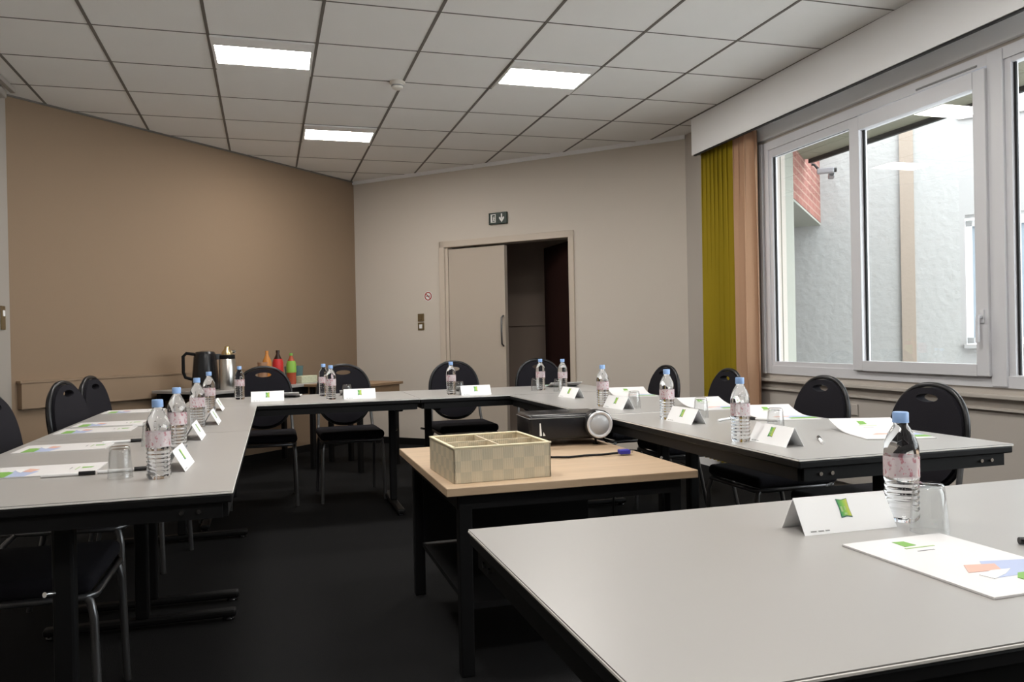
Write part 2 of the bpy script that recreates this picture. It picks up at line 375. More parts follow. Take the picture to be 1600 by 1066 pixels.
# corridor beyond
def cbox(mb, s0, s1, o0, o1, z0, z1): return dbox(mb, s0, s1, o0, o1, z0, z1)
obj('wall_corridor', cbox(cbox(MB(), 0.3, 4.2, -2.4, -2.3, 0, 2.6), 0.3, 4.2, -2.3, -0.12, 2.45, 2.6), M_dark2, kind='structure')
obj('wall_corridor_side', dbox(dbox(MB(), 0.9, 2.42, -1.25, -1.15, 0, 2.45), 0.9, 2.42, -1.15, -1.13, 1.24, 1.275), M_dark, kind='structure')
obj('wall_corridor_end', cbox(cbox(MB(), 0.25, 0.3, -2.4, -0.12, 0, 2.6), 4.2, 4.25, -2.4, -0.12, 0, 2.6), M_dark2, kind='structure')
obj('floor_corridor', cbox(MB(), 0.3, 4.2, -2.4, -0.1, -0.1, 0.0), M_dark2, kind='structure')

# window
win = thing('window_1', kind='structure')
XF = 3.83
def wfr(mb, y0, y1, z0, z1, w, x0, x1, bev=0.004, ws=None):   # rectangular frame, y0<y1
    ws = ws or (w, w, w, w)                    # left(y0) right(y1) bottom top
    xc, xd = (x0 + x1) / 2, x1 - x0
    mb.box((xc, y0 + ws[0] / 2, (z0 + z1) / 2), (xd, ws[0], z1 - z0), bev=bev); mb.box((xc, y1 - ws[1] / 2, (z0 + z1) / 2), (xd, ws[1], z1 - z0), bev=bev)
    ym, yl = (y0 + ws[0] + y1 - ws[1]) / 2, y1 - y0 - ws[0] - ws[1]
    mb.box((xc, ym, z0 + ws[2] / 2), (xd, yl, ws[2])); mb.box((xc, ym, z1 - ws[3] / 2), (xd, yl, ws[3]))
mb = MB(); wfr(mb, WY0, WY1 - 0.03, WZ0, WZ1, 0.06, 3.79, 3.86)
wfr(mb, -0.80, WY1 - 0.065, 0.845, 2.44, 0.055, 3.80, 3.85)
mb.box((3.820, -1.775, (WZ0 + WZ1) / 2), (0.074, 0.09, WZ1 - WZ0 - 0.01), bev=0.004); mb.box((3.82, -0.775, (WZ0 + WZ1) / 2), (0.055, 0.046, WZ1 - WZ0 - 0.13))
mb.box((3.820, -3.65, (WZ0 + WZ1) / 2), (0.074, 0.09, WZ1 - WZ0 - 0.01), bev=0.004)
wfr(mb, -3.61, -1.81, 0.83, 2.46, 0.045, 3.80, 3.85)
mb.box((3.79, WY1 - 0.015, (WZ0 + WZ1) / 2), (0.03, 0.03, WZ1 - WZ0), bev=0.003)
obj('window_frame', mb, M_pvc, win)
mb = MB(); wfr(mb, -1.735, -0.752, 0.865, 2.425, 0.075, 3.765, 3.83, ws=(0.075, 0.085, 0.06, 0.085)); sash = obj('window_sash', mb, M_pvc, win)
mb = MB(); mb.tube([(3.765, -1.70, 1.17), (3.735, -1.70, 1.17)], 0.011); mb.tube([(3.735, -1.70, 1.175), (3.732, -1.70, 1.12), (3.732, -1.70, 1.04)], 0.010); mb.box((3.762, -1.70, 1.17), (0.01, 0.028, 0.07), bev=0.004)
obj('window_handle', mb, M_pvc, sash, smooth=True)
def gasket(y0, y1, z0, z1, x, par):
    mb = MB(); wfr(mb, y0, y1, z0, z1, 0.008, x, x + 0.01, bev=0, ws=(0.004, 0.016, 0.004, 0.004)); obj('gasket', mb, M_gasket, par, label='black rubber glazing gasket')
obj('glass_pane', MB().box((3.805, -1.25, 1.635), (0.006, 0.84, 1.44)), M_winglass, sash); gasket(-1.665, -0.835, 0.92, 2.345, 3.795, sash)
obj('glass_pane', MB().box((3.826, -0.31, 1.64), (0.006, 0.90, 1.51)), M_winglass, win); gasket(-0.750, 0.098, 0.895, 2.388, 3.816, win)
obj('glass_pane', MB().box((3.826, -2.71, 1.64), (0.006, 1.75, 1.57)), M_winglass, win); gasket(-3.57, -1.852, 0.87, 2.42, 3.816, win)
obj('glass_pane', MB().box((3.826, -4.52, 1.64), (0.006, 1.68, 1.6)), M_winglass, win)
obj('vent_slot', MB().box((3.788, -1.47, 2.455), (0.008, 0.40, 0.010), bev=0.002), M_ink, win, label='slim air vent in the frame head')

# ------------------------------------------------------------------ outside
obj('ground', MB().box((7.5, 0, -0.45), (9, 16, 0.1)), M_grnd, kind='structure')
mb = MB(); mb.box((4.40, -2.6, 2.70), (0.90, 7.3, 0.14)); ev = obj('trim_9', mb, M_eave, kind='structure')
obj('trim_10', MB().box((4.862, -2.6, 2.69), (0.03, 7.3, 0.19)), M_gasket, kind='structure')
nb = thing('neighbouring_building', 'pale rendered building with tan pilaster, brick bay and white window outside', 'building', (6.429, 0.971, -0.4), DA)
# local frame: +x runs along the facade to the right, -y towards the room
def lb(mb, x0, x1, y0, y1, z0, z1, bev=0): return mb.box(((x0 + x1) / 2, (y0 + y1) / 2, (z0 + z1) / 2 + 0.4), (x1 - x0, y1 - y0, z1 - z0), bev=bev)
obj('rendered_wall', lb(MB(), -2.6, 0.0, 0, 0.3, -0.4, 4.4), M_render, nb)
mb = MB(); lb(mb, 0.0, 0.045, 0.0, 0.3, -0.4, 3.05); lb(mb, 0.045, 1.4, 0.0, 0.3, -0.4, 0.95); lb(mb, 0.045, 1.4, 0.0, 0.3, 2.165, 3.05); lb(mb, 1.4, 5.0, 0.0, 0.3, -0.4, 3.05)
obj('smooth_wall', mb, M_render3, nb)
obj('coping', lb(MB(), 0.0, 5.0, -0.03, 0.33, 3.05, 3.08), M_render3, nb)
obj('pilaster', lb(MB(), -0.492, -0.372, -0.03, 0.02, -0.4, 4.4), M_stripe, nb)
def lwin(x0, x1, z0, z1, y):
    mb = MB(); w = 0.055; lb(mb, x0, x0 + w, y, y + 0.06, z0, z1); lb(mb, x1 - w, x1, y, y + 0.06, z0, z1); lb(mb, x0, x1, y, y + 0.06, z0, z0 + w); lb(mb, x0, x1, y, y + 0.06, z1 - w, z1); lb(mb, 0.42, 0.49, y - 0.01, y + 0.06, z0, z1)
    return mb
f = obj('window_frame', lwin(0.05, 1.4, 0.97, 2.12, 0.08), mat('white_outside_frame', (0.5, 0.5, 0.5), 0.4), nb)
obj('pane', lb(MB(), 0.10, 1.36, 0.12, 0.13, 1.02, 2.07), M_pane, f)
obj('window_sill', lb(MB(), 0.02, 1.44, -0.06, 0.1, 0.93, 0.965), M_render3, nb)
# wing at right angles: cream wall near our window, brick bay above the passage
wing = thing('building_wing', 'cream wall with a red brick bay above a passage outside the left pane', 'building', (3.96, 0.21, -0.4), PI / 4)
obj('cream_wall', MB().box((0.29, 0.2, 1.62), (0.58, 0.4, 3.2)), M_render2, wing)
obj('brick_bay', MB().box((1.45, 0.30, 3.13), (1.74, 0.6, 1.06)), M_brick, wing)
obj('bay_soffit', MB().box((1.45, 0.30, 2.585), (1.74, 0.6, 0.02)), M_render2, wing)
def sec_cam(loc, rz, label):
    t_ = thing('security_camera', label, 'camera', loc, rz, 'wall cameras outside')
    obj('housing', MB().box((0, -0.08, 0), (0.055, 0.15, 0.05), bev=0.01), M_detgrey, t_)
    obj('lens_hood', MB().tube([(0, -0.155, 0), (0, -0.175, 0)], 0.021, 16), M_gasket, t_, smooth=True)
    obj('bracket', MB().tube([(0, -0.02, 0.02), (0, 0.02, 0.07), (0, 0.10, 0.08)], 0.012), M_gasket, t_, smooth=True)
    return t_
sec_cam((5.18, 1.37, 2.60), PI * 0.25, 'grey security camera on the corner of the red brick bay')
sec_cam((5.55, 1.63, 2.62), -PI * 0.20, 'grey security camera on the pale wall, half behind the window post')

# ------------------------------------------------------------------ curtains
def curtain(name, y0, y1, x, z0, z1, M, label, folds, amp, flare=0.0):
    mb = MB(); n = folds * 10; rows = []
    for iz in range(9):
        f = iz / 8; z = z1 + (z0 - z1) * f; row = []
        for k in range(n + 1):
            u = k / n; yy = y0 + (y1 - y0) * u + flare * f * (u - 0.3)
            row.append((x + amp * math.sin(u * folds * 2 * PI + 0.4 * math.sin(3 * f)) * (0.8 + 0.2 * math.sin(5 * u)), yy + 0.25 * amp * math.sin(2 * u * folds * 2 * PI), z))
        rows.append(row)
    n_, m_ = len(rows), len(rows[0])
    A = [[mb.bm.verts.new(p) for p in r] for r in rows]; B = [[mb.bm.verts.new((p[0] + 0.004, p[1], p[2])) for p in r] for r in rows]
    for i in range(n_ - 1):
        for j in range(m_ - 1):
            mb.bm.faces.new((A[i][j], A[i][j + 1], A[i + 1][j + 1], A[i + 1][j])); mb.bm.faces.new((B[i][j], B[i + 1][j], B[i + 1][j + 1], B[i][j + 1]))
    o = obj(name, mb, M, smooth=True); return tag(o, label, 'curtain')
curtain('curtain', 0.415, 0.86, 3.69, 0.10, 2.60, M_curt_y, 'olive yellow pleated curtain hanging at the far end of the window', 7, 0.045, 0.03)
curtain('curtain', 0.165, 0.42, 3.70, 0.10, 2.60, M_curt_o, 'peach pleated curtain hanging between the olive curtain and the window', 3, 0.045, 0.0)

# ------------------------------------------------------------------ ceiling fixtures
def ceiling_light(i, j, label, off=0.14):
    c = G0 + GU * (i + 0.5) + GV * (j + 0.5)
    t_ = thing('ceiling_light', label, 'light', (c.x, c.y, H - 0.001), -0.009, 'recessed ceiling lights')
    mb = MB(); w, d = 0.578, 0.574; l0, l1 = -0.158, 0.152
    mb.box((0, (l1 + d / 2) / 2, -0.004), (w, d / 2 - l1, 0.012)); mb.box((0, (l0 - d / 2) / 2, -0.004), (w, l0 + d / 2, 0.012))
    for sx in (-1, 1): mb.box((sx * (w / 2 - 0.008), (l0 + l1) / 2, -0.004), (0.016, l1 - l0, 0.012))
    obj('frame', mb, M_tile, t_)
    obj('diffuser', MB().box((0, (l0 + l1) / 2, -0.004), (w - 0.034, l1 - l0, 0.008)), M_lamp, t_, label='lit white diffuser')
    return t_
ceiling_light(0, 0, 'lit ceiling panel light nearest the left wall, largest in view')
ceiling_light(3, 0, 'lit ceiling panel light nearest the window')
ceiling_light(1, 3, 'smallest lit ceiling panel light, nearest the far corner')
for (i, j, lab) in ((0, -4, 'lit ceiling panel light just behind the viewer towards the left wall'), (3, -4, 'lit ceiling panel light just behind the viewer towards the window'),
                    (0, -8, 'lit ceiling panel light at the back of the room towards the left wall'), (3, -8, 'lit ceiling panel light at the back of the room towards the window')):
    ceiling_light(i, j, lab)
sd = thing('smoke_detector', 'round cream smoke detector on the ceiling between the panel lights', 'smoke detector', (1.145, 0.48, H))
obj('base', MB().lathe([(0.052, 0), (0.052, -0.014), (0.045, -0.02)]), M_detect, sd, smooth=True)
obj('sensor_head', MB().lathe([(0.042, -0.02), (0.036, -0.045), (0.026, -0.052)]), M_detect, sd, smooth=True)
obj('vent_ring', MB().lathe([(0.0325, -0.026), (0.0425, -0.028), (0.0415, -0.034), (0.03, -0.034)]), M_ink, sd, smooth=True, label='dark vent ring')

# ------------------------------------------------------------------ wall fittings on the door wall
def on_wall(name, label, cat, s, z, rot=0.0):   # local x along the wall to the right, local -y into the room
    x, y = BW(s); return thing(name, label, cat, (x, y, z), DA)
es = on_wall('exit_sign', 'dark green emergency exit sign above the door with running figure and arrow', 'sign', 1.82, 2.295)
obj('sign_board', MB().box((0, -0.012, 0), (0.205, 0.024, 0.115), bev=0.003), M_signg, es)
def flat(pts, y=-0.025, t=0.002): return MB().slab([(x, y, z) for x, z in pts], (0, -t, 0))
mb = flat([(-0.078, 0.042), (-0.060, 0.042), (-0.060, -0.042), (-0.078, -0.042)])
mb.slab([(-0.078, -0.025, 0.042), (-0.020, -0.025, 0.042), (-0.020, -0.025, 0.034), (-0.078, -0.025, 0.034)], (0, -0.002, 0)); mb.slab([(-0.028, -0.025, 0.042), (-0.020, -0.025, 0.042), (-0.020, -0.025, -0.042), (-0.028, -0.025, -0.042)], (0, -0.002, 0))
mb.slab([(-0.078, -0.025, -0.034), (-0.020, -0.025, -0.034), (-0.020, -0.025, -0.042), (-0.078, -0.025, -0.042)], (0, -0.002, 0))
obj('door_pictogram', mb, M_signw, es)
mb = MB().lathe([(0.007, -0.0275), (0.007, -0.025)]); mb.bm.transform(Matrix.Rotation(PI / 2, 4, 'X')) if False else None
mb.bm.free(); mb = MB()
for q in ([(-0.045, 0.024), (-0.036, 0.020), (-0.036, 0.012), (-0.046, 0.014)], [(-0.050, 0.010), (-0.036, 0.010), (-0.040, -0.012), (-0.048, -0.010)], [(-0.046, -0.010), (-0.038, -0.010), (-0.032, -0.030), (-0.038, -0.031)], [(-0.048, -0.010), (-0.043, -0.010), (-0.051, -0.030), (-0.056, -0.028)], [(-0.038, 0.008), (-0.030, -0.002), (-0.033, -0.005), (-0.040, 0.002)]):
    mb.slab([(x, -0.025, z) for x, z in q], (0, -0.002, 0))
obj('running_figure', mb, M_signw, es)
mb = flat([(0.040, 0.042), (0.052, 0.042), (0.052, -0.006), (0.040, -0.006)]); mb.slab([(x, -0.025, z) for x, z in [(0.018, 0.010), (0.030, 0.010), (0.046, -0.014), (0.062, 0.010), (0.074, 0.010), (0.074, -0.006), (0.046, -0.042), (0.018, -0.006)]], (0, -0.002, 0))
obj('arrow', mb, M_signw, es)
ns = on_wall('no_smoking_sign', 'small round no smoking sign beside the door frame', 'sign', 0.962, 1.56)
def disc(r, y0, y1, n=32, rin=0.0):
    o = [(r * math.cos(2 * PI * k / n), r * math.sin(2 * PI * k / n)) for k in range(n)]
    if rin: return MB().ringplate(o, [(x * rin / r, z * rin / r) for x, z in o], y0, y1)
    return MB().slab([(x, y0, z) for x, z in o], (0, y1 - y0, 0))
obj('sign_board', disc(0.052, -0.001, -0.004), M_signw, ns)
obj('red_ring', disc(0.045, -0.0045, -0.006, rin=0.034), M_red, ns)
mb = MB(); mb.box((0, 0, 0), (0.010, 0.0015, 0.072), mat=Matrix.Translation((0, -0.0068, 0)) @ Matrix.Rotation(-PI / 4, 4, 'Y') @ Matrix.Diagonal((0.010, 0.0015, 0.072, 1)) @ Matrix.Diagonal((100, 667, 13.9, 1))) if False else None
mb.slab([(-0.028, -0.006, 0.022), (-0.022, -0.006, 0.028), (0.028, -0.006, -0.022), (0.022, -0.006, -0.028)], (0, -0.0015, 0)); obj('slash', mb, M_red, ns)
obj('cigarette', flat([(-0.024, 0.005), (0.022, 0.005), (0.022, -0.004), (-0.024, -0.004)], -0.0042, 0.0006), M_gasket, ns)
for dz, lab in ((0.045, 'upper bronze light switch beside the door'), (-0.048, 'lower bronze light switch beside the door')):
    sw = on_wall('light_switch', lab, 'switch', 0.865, 1.295 + dz); sw['group'] = 'switches beside the door'
    obj('plate', MB().box((0, -0.004, 0), (0.078, 0.008, 0.082), bev=0.003), M_plate, sw); obj('rocker', MB().box((0, -0.010, 0), (0.036, 0.006, 0.042), bev=0.002), M_trimw if dz < 0 else M_plate, sw)
sk = thing('wall_socket', 'small bronze switch plate on the left wall at the frame edge', 'switch', (-1.43, 1.19, 1.31), PI / 2)
obj('plate', MB().box((0, -0.005, 0), (0.08, 0.01, 0.16), bev=0.003), M_plate, sk); obj('rocker', MB().box((0, -0.012, 0.03), (0.035, 0.006, 0.04), bev=0.002), M_trimw, sk)
sk = thing('wall_socket', 'small dark power socket low on the wall under the window', 'socket', (3.8, -0.72, 0.615), -PI / 2)
obj('plate', MB().box((0, -0.005, 0), (0.07, 0.01, 0.07), bev=0.003), M_wallr, sk); obj('socket_well', MB().lathe([(0.018, 0.0), (0.018, 0.008)]), M_gasket, sk).rotation_euler = (PI / 2, 0, 0)

# ------------------------------------------------------------------ conference tables
TZ = 0.74
def make_table(L, Wd, loc, rz, label):
    t_ = thing('conference_table', label, 'table', loc, rz, 'grey conference tables')
    obj('tabletop', MB().box((0, 0, TZ - 0.001), (L, Wd, 0.002)), M_lam, t_)
    obj('edge_highlight', MB().box((0, 0, TZ - 0.0045), (L + 0.002, Wd + 0.002, 0.005), bev=0.001, seg=1), M_edgehl, t_, label='laminate edge line painted bright as a highlight')  # painted highlight: pale strip brightens the rim of the top
    obj('edge_band', MB().box((0, 0, TZ - 0.018), (L - 0.002, Wd - 0.002, 0.022), bev=0.004), M_black, t_, label='black table edge')
    mb = MB(); i = 0.022
    for sy in (-1, 1): mb.box((0, sy * (Wd / 2 - i), TZ - 0.048), (L - 0.05, 0.02, 0.040))
    for sx in (-1, 1): mb.box((sx * (L / 2 - i), 0, TZ - 0.048), (0.02, Wd - 0.05, 0.040))
    obj('apron', mb, M_black, t_)
    for sx in (-1, 1):
        xx = sx * (L / 2 - 0.12); mb = MB()
        mb.box((xx, 0, 0.36), (0.045, 0.05, 0.64), bev=0.008); mb.box((xx, 0, TZ - 0.056), (0.05, Wd - 0.14, 0.054), bev=0.006)
        mb.box((xx, 0, 0.028), (0.05, Wd - 0.12, 0.03), bev=0.01); mb.box((xx - sx * 0.06, 0, 0.665), (0.10, 0.04, 0.03))
        lg = obj('leg', mb, M_black, t_)
        for sy in (-1, 1): obj('foot_pad', MB().lathe([(0.022, 0), (0.024, 0.006), (0.018, 0.014)], (xx, sy * (Wd / 2 - 0.09), 0), 14), M_blackp, lg, smooth=True)
        obj('clamp_knob', MB().tube([(xx + sx * 0.023, 0.02, 0.50), (xx + sx * 0.045, 0.035, 0.505)], 0.007), M_chrome, lg, smooth=True, label='chrome clamp lever')
    for sx in (-1, 1):
        for sy in (-1, 1):
            for dy in (0.06, 0.10):
                y = sy * (Wd / 2 - dy - 0.02); x = sx * (L / 2 - 0.012)
                obj('bolt', MB().tube([(x, y, TZ - 0.048), (x + sx * 0.006, y, TZ - 0.048)], 0.006, 12), M_chrome, t_, smooth=True, label='chrome bolt head')
    return t_
make_table(1.40, 0.81, (-0.20, -2.065, 0), PI / 2, 'near table of the left row, with its near end at the left of view')
make_table(1.40, 0.81, (-0.20, -0.660, 0), PI / 2, 'far table of the left row, touching the back row')
make_table(1.40, 0.80, (0.478, 0.445, 0), 0, 'left table of the back row, behind the left row')
make_table(1.40, 0.80, (1.882, 0.445, 0), 0, 'right table of the back row, in front of the door')
make_table(1.445, 0.80, (2.160, -0.700, 0), PI / 2, 'far table of the right row along the window wall')
make_table(1.445, 0.80, (2.160, -2.187, 0), PI / 2, 'near table of the right row, its black end towards the viewer')
make_table(1.40, 0.77, (1.365, -3.758, 0), 0.0, 'large foreground table with white name card and brochure')

# ------------------------------------------------------------------ chairs
def chair0(label):
    t_ = thing('conference_chair', label, 'chair', (0, 0, 0), 0, 'black oval-back chairs')
    obj('seat', MB().box((0, -0.02, 0.445), (0.44, 0.43, 0.055), bev=0.024, seg=4), M_fabric, t_, smooth=True)
    obj('seat_frame', MB().tube([(-0.20, 0.17, 0.408), (-0.205, -0.21, 0.408), (-0.18, -0.235, 0.408), (0.18, -0.235, 0.408), (0.205, -0.21, 0.408), (0.20, 0.17, 0.408)], 0.011, closed=True), M_tube, t_, smooth=True, label='steel tube under the seat')
    n = 64
    def oval(a, b, cz, p=2.25): 
        o = []
        for k in range(n):
            q = 2 * PI * k / n; c, s_ = math.cos(q), math.sin(q)
            r = (abs(c) ** p + abs(s_) ** p) ** (-1 / p); o.append((a * r * c, cz + b * r * s_))
        return o
    ZC = 0.695; HB = 0.215
    def tilt(mb):
        for v in mb.bm.verts: v.co.y += 0.235 + (v.co.z - 0.49) * 0.16
        return mb
    slot = [(0.056 * math.cos(2 * PI * k / n), ZC + 0.160 + 0.017 * math.sin(2 * PI * k / n)) for k in range(n)]
    mb = MB().ringplate(oval(0.188, HB - 0.012, ZC), slot, -0.022, 0.022)
    bmesh.ops.recalc_face_normals(mb.bm, faces=mb.bm.faces[:])
    obj('backrest', tilt(mb), M_fabric, t_)
    mb = MB().tube([(x, 0, z) for x, z in oval(0.196, HB, ZC)], 0.0105, closed=True); obj('back_trim', tilt(mb), M_trimtube, t_, smooth=True, label='dark tube around the oval back')
    for sx in (-1, 1): obj('back_upright', MB().tube([(sx * 0.19, 0.245, 0.62), (sx * 0.195, 0.225, 0.52), (sx * 0.20, 0.19, 0.44), (sx * 0.20, 0.15, 0.408)], 0.011), M_tube, t_, smooth=True)
    for sx in (-1, 1):
        obj('leg', MB().tube([(sx * 0.195, -0.20, 0.415), (sx * 0.200, -0.225, 0.395), (sx * 0.205, -0.235, 0.35), (sx * 0.215, -0.245, 0.0)], 0.0115), M_tube, t_, smooth=True)
        obj('leg', MB().tube([(sx * 0.20, 0.13, 0.408), (sx * 0.203, 0.17, 0.37), (sx * 0.21, 0.245, 0.0)], 0.0115), M_tube, t_, smooth=True)
    return t_
CH = chair0('black oval-back chair behind the left name card of the back table')
CH.location = (0.23, 0.93, 0); CH.scale = (1, 1, 1.02)
SC = (1, 1, 1.02)
def chair(x, y, rz, label, sc=None): return dup(CH, (x, y, 0), rz, label, sc or (1, 1, 1))
chair(0.815, 0.93, 0.03, 'black oval-back chair at the back table, second from the left, beside the far corner', SC)
chair(1.66, 0.95, 0.0, 'black oval-back chair at the back table in front of the closed door leaf', SC)
chair(2.36, 0.93, 0.0, 'black oval-back chair at the back table in front of the dark doorway', SC)
chair(2.70, 0.23, -PI / 2 + 0.05, 'black oval-back chair at the right row in front of the olive curtain, farthest from view', (1, 1, 0.972))
chair(2.72, -0.52, -PI / 2 - 0.05, 'black oval-back chair at the right row in front of the peach curtain', (1, 1, 0.972))
chair(2.61, -1.57, -PI / 2, 'black oval-back chair under the left window pane at the right row', (1, 1, 0.972))
chair(2.58, -2.265, -PI / 2, 'black oval-back chair under the opening sash, nearest of the right row', (1, 1, 0.972))
chair(-0.42, 0.20, PI / 2 - 0.15, 'black oval-back chair at the left row, farthest along the taupe wall', SC)
chair(-0.42, -0.45, PI / 2 - 0.2, 'black oval-back chair at the left row, middle of the three visible backs', SC)
chair(-0.47, -1.34, PI / 2 - 0.1, 'black oval-back chair at the left row, cut off by the left frame edge', SC)
chair(-0.42, -2.20, PI / 2, 'black chair tucked under the near left table, only its steel frame showing')

# ------------------------------------------------------------------ wooden projector desk
dk = thing('projector_desk', 'square beech-topped desk on black frame in the middle of the room', 'desk', (1.283, -1.880, 0), 0.0)
DW, DD, DT = 0.905, 1.0, 0.63
obj('desktop', MB().box((0, 0, DT - 0.014), (DW, DD, 0.028), bev=0.002, seg=1), M_wood, dk)
mb = MB()
for sy in (-1, 1): mb.box((0, sy * (DD / 2 - 0.05), DT - 0.055), (DW - 0.1, 0.03, 0.05))
for sx in (-1, 1): mb.box((sx * (DW / 2 - 0.06), 0, DT - 0.055), (0.03, DD - 0.1, 0.05))
obj('apron', mb, M_black, dk)
for sx in (-1, 1):
    for sy in (-1, 1): obj('leg', MB().box((sx * (DW / 2 - 0.07), sy * (DD / 2 - 0.06), 0.295), (0.045, 0.045, 0.59), bev=0.004), M_black, dk)
obj('shelf', MB().box((0, 0, 0.22), (DW - 0.16, DD - 0.14, 0.02)), M_black, dk)
obj('modesty_panel', MB().box((0, 0.38, 0.40), (DW - 0.16, 0.016, 0.32)), M_black, dk)

# basket
bk = thing('woven_basket', 'square cream woven basket with four compartments on the beech desk', 'basket', (1.035, -2.135, DT), 0.04)
bw, bd_, bh, bt = 0.345, 0.345, 0.118, 0.008
mb = MB(); mb.box((0, 0, 0.004), (bw - 0.004, bd_ - 0.004, 0.008))
for sy in (-1, 1): mb.box((0, sy * (bd_ - bt) / 2, bh / 2), (bw, bt, bh), bev=0.002)
for sx in (-1, 1): mb.box((sx * (bw - bt) / 2, 0, bh / 2), (bt, bd_, bh), bev=0.002)
obj('basket_wall', mb, M_straw, bk)
obj('divider', MB().box((0, 0, 0.062), (0.007, bd_ - 0.018, 0.108)), M_straw, bk); obj('divider', MB().box((0, 0.0, 0.0622), (bw - 0.018, 0.007, 0.108)), M_straw, bk)
mb = MB(); 
for sy in (-1, 1): mb.box((0, sy * (bd_ - bt) / 2, bh), (bw + 0.003, bt + 0.004, 0.006), bev=0.002)
for sx in (-1, 1): mb.box((sx * (bw - bt) / 2, 0, bh), (bt + 0.004, bd_ + 0.003, 0.006), bev=0.002)
obj('rim', mb, mat('pale_straw_rim', (0.78, 0.69, 0.48), 0.6), bk)

# projector
pj = thing('projector', 'black projector with round pale lens on the beech desk', 'projector', (1.548, -1.500, DT), -0.05)
PW, PD = 0.36, 0.235
obj('housing', MB().box((0, 0, 0.083), (PW, PD, 0.115), bev=0.02, seg=4), M_blackp, pj, smooth=True)
obj('top_seam', MB().box((0, 0, 0.125), (PW + 0.001, PD + 0.001, 0.002), bev=0.0005), M_ink, pj)
for sx in (-1, 1): obj('foot', MB().lathe([(0.010, 0), (0.012, 0.004), (0.006, 0.006), (0.006, 0.03)], (sx * 0.13, -0.09, 0), 14), M_steel if sx < 0 else M_black, pj, smooth=True)
obj('foot', MB().lathe([(0.010, 0), (0.012, 0.004), (0.006, 0.006), (0.006, 0.03)], (0, 0.09, 0), 14), M_black, pj, smooth=True)
mb = MB(); lx, lz = 0.128, 0.092
def ylathe(prof, c, n=40):
    mb = MB().lathe(prof, (0, 0, 0), n); mb.bm.transform(Matrix.Translation(c) @ Matrix.Rotation(PI / 2, 4, 'X')); return mb
lm = obj('lens_barrel', ylathe([(0.064, -0.02), (0.064, 0.030), (0.060, 0.034)], (lx, -PD / 2, lz)), M_blackp, pj, smooth=True)
obj('lens_ring', ylathe([(0.044, 0.034), (0.058, 0.034), (0.059, 0.040), (0.055, 0.044), (0.048, 0.042), (0.044, 0.036)], (lx, -PD / 2, lz)), M_ring, lm, smooth=True, label='silver ring')
obj('lens', ylathe([(0.048, 0.034), (0.040, 0.040), (0.025, 0.045), (0.0, 0.047)], (lx, -PD / 2, lz)), M_lens, lm, smooth=True, label='pale grey lens')
mb = MB(); mb.slab([(-0.135, -PD / 2 - 0.0005, 0.105), (-0.130, -PD / 2 - 0.0005, 0.105), (-0.125, -PD / 2 - 0.0005, 0.050), (-0.135, -PD / 2 - 0.0005, 0.050)], (0, -0.001, 0)); mb.slab([(-0.118, -PD / 2 - 0.0005, 0.066), (-0.110, -PD / 2 - 0.0005, 0.052), (-0.110, -PD / 2 - 0.0005, 0.050), (-0.120, -PD / 2 - 0.0005, 0.050)], (0, -0.001, 0))
obj('white_marking', mb, M_signw, pj)
cb = thing('video_cable', 'thin black video cable with blue connector lying on the beech desk', 'cable', (1.45, -1.90, DT))
pts = [(-0.16, 0.06, 0.006), (-0.12, 0.02, 0.006), (-0.10, -0.03, 0.006), (-0.04, -0.055, 0.006), (0.03, -0.04, 0.006), (0.10, -0.045, 0.006), (0.17, -0.055, 0.010)]
obj('cord', MB().tube(pts, 0.0045), M_black, cb, smooth=True)
obj('connector', MB().box((0.195, -0.058, 0.014), (0.045, 0.034, 0.018), -0.05, bev=0.004), M_blue, cb, label='blue plug'); obj('collar', MB().box((0.222, -0.060, 0.014), (0.012, 0.026, 0.012), -0.05, bev=0.002), M_chrome, cb)
cd = obj('power_cord', MB().tube([(1.62, -1.378, 0.66), (1.72, -1.372, 0.645), (1.765, -1.46, 0.64), (1.785, -1.50, 0.60), (1.79, -1.52, 0.40), (1.79, -1.50, 0.03), (1.79, -1.30, 0.008), (1.75, -1.0, 0.008)], 0.005), M_black, smooth=True)
tag(cd, 'black power cord running from the projector off the desk to the floor', 'cable')

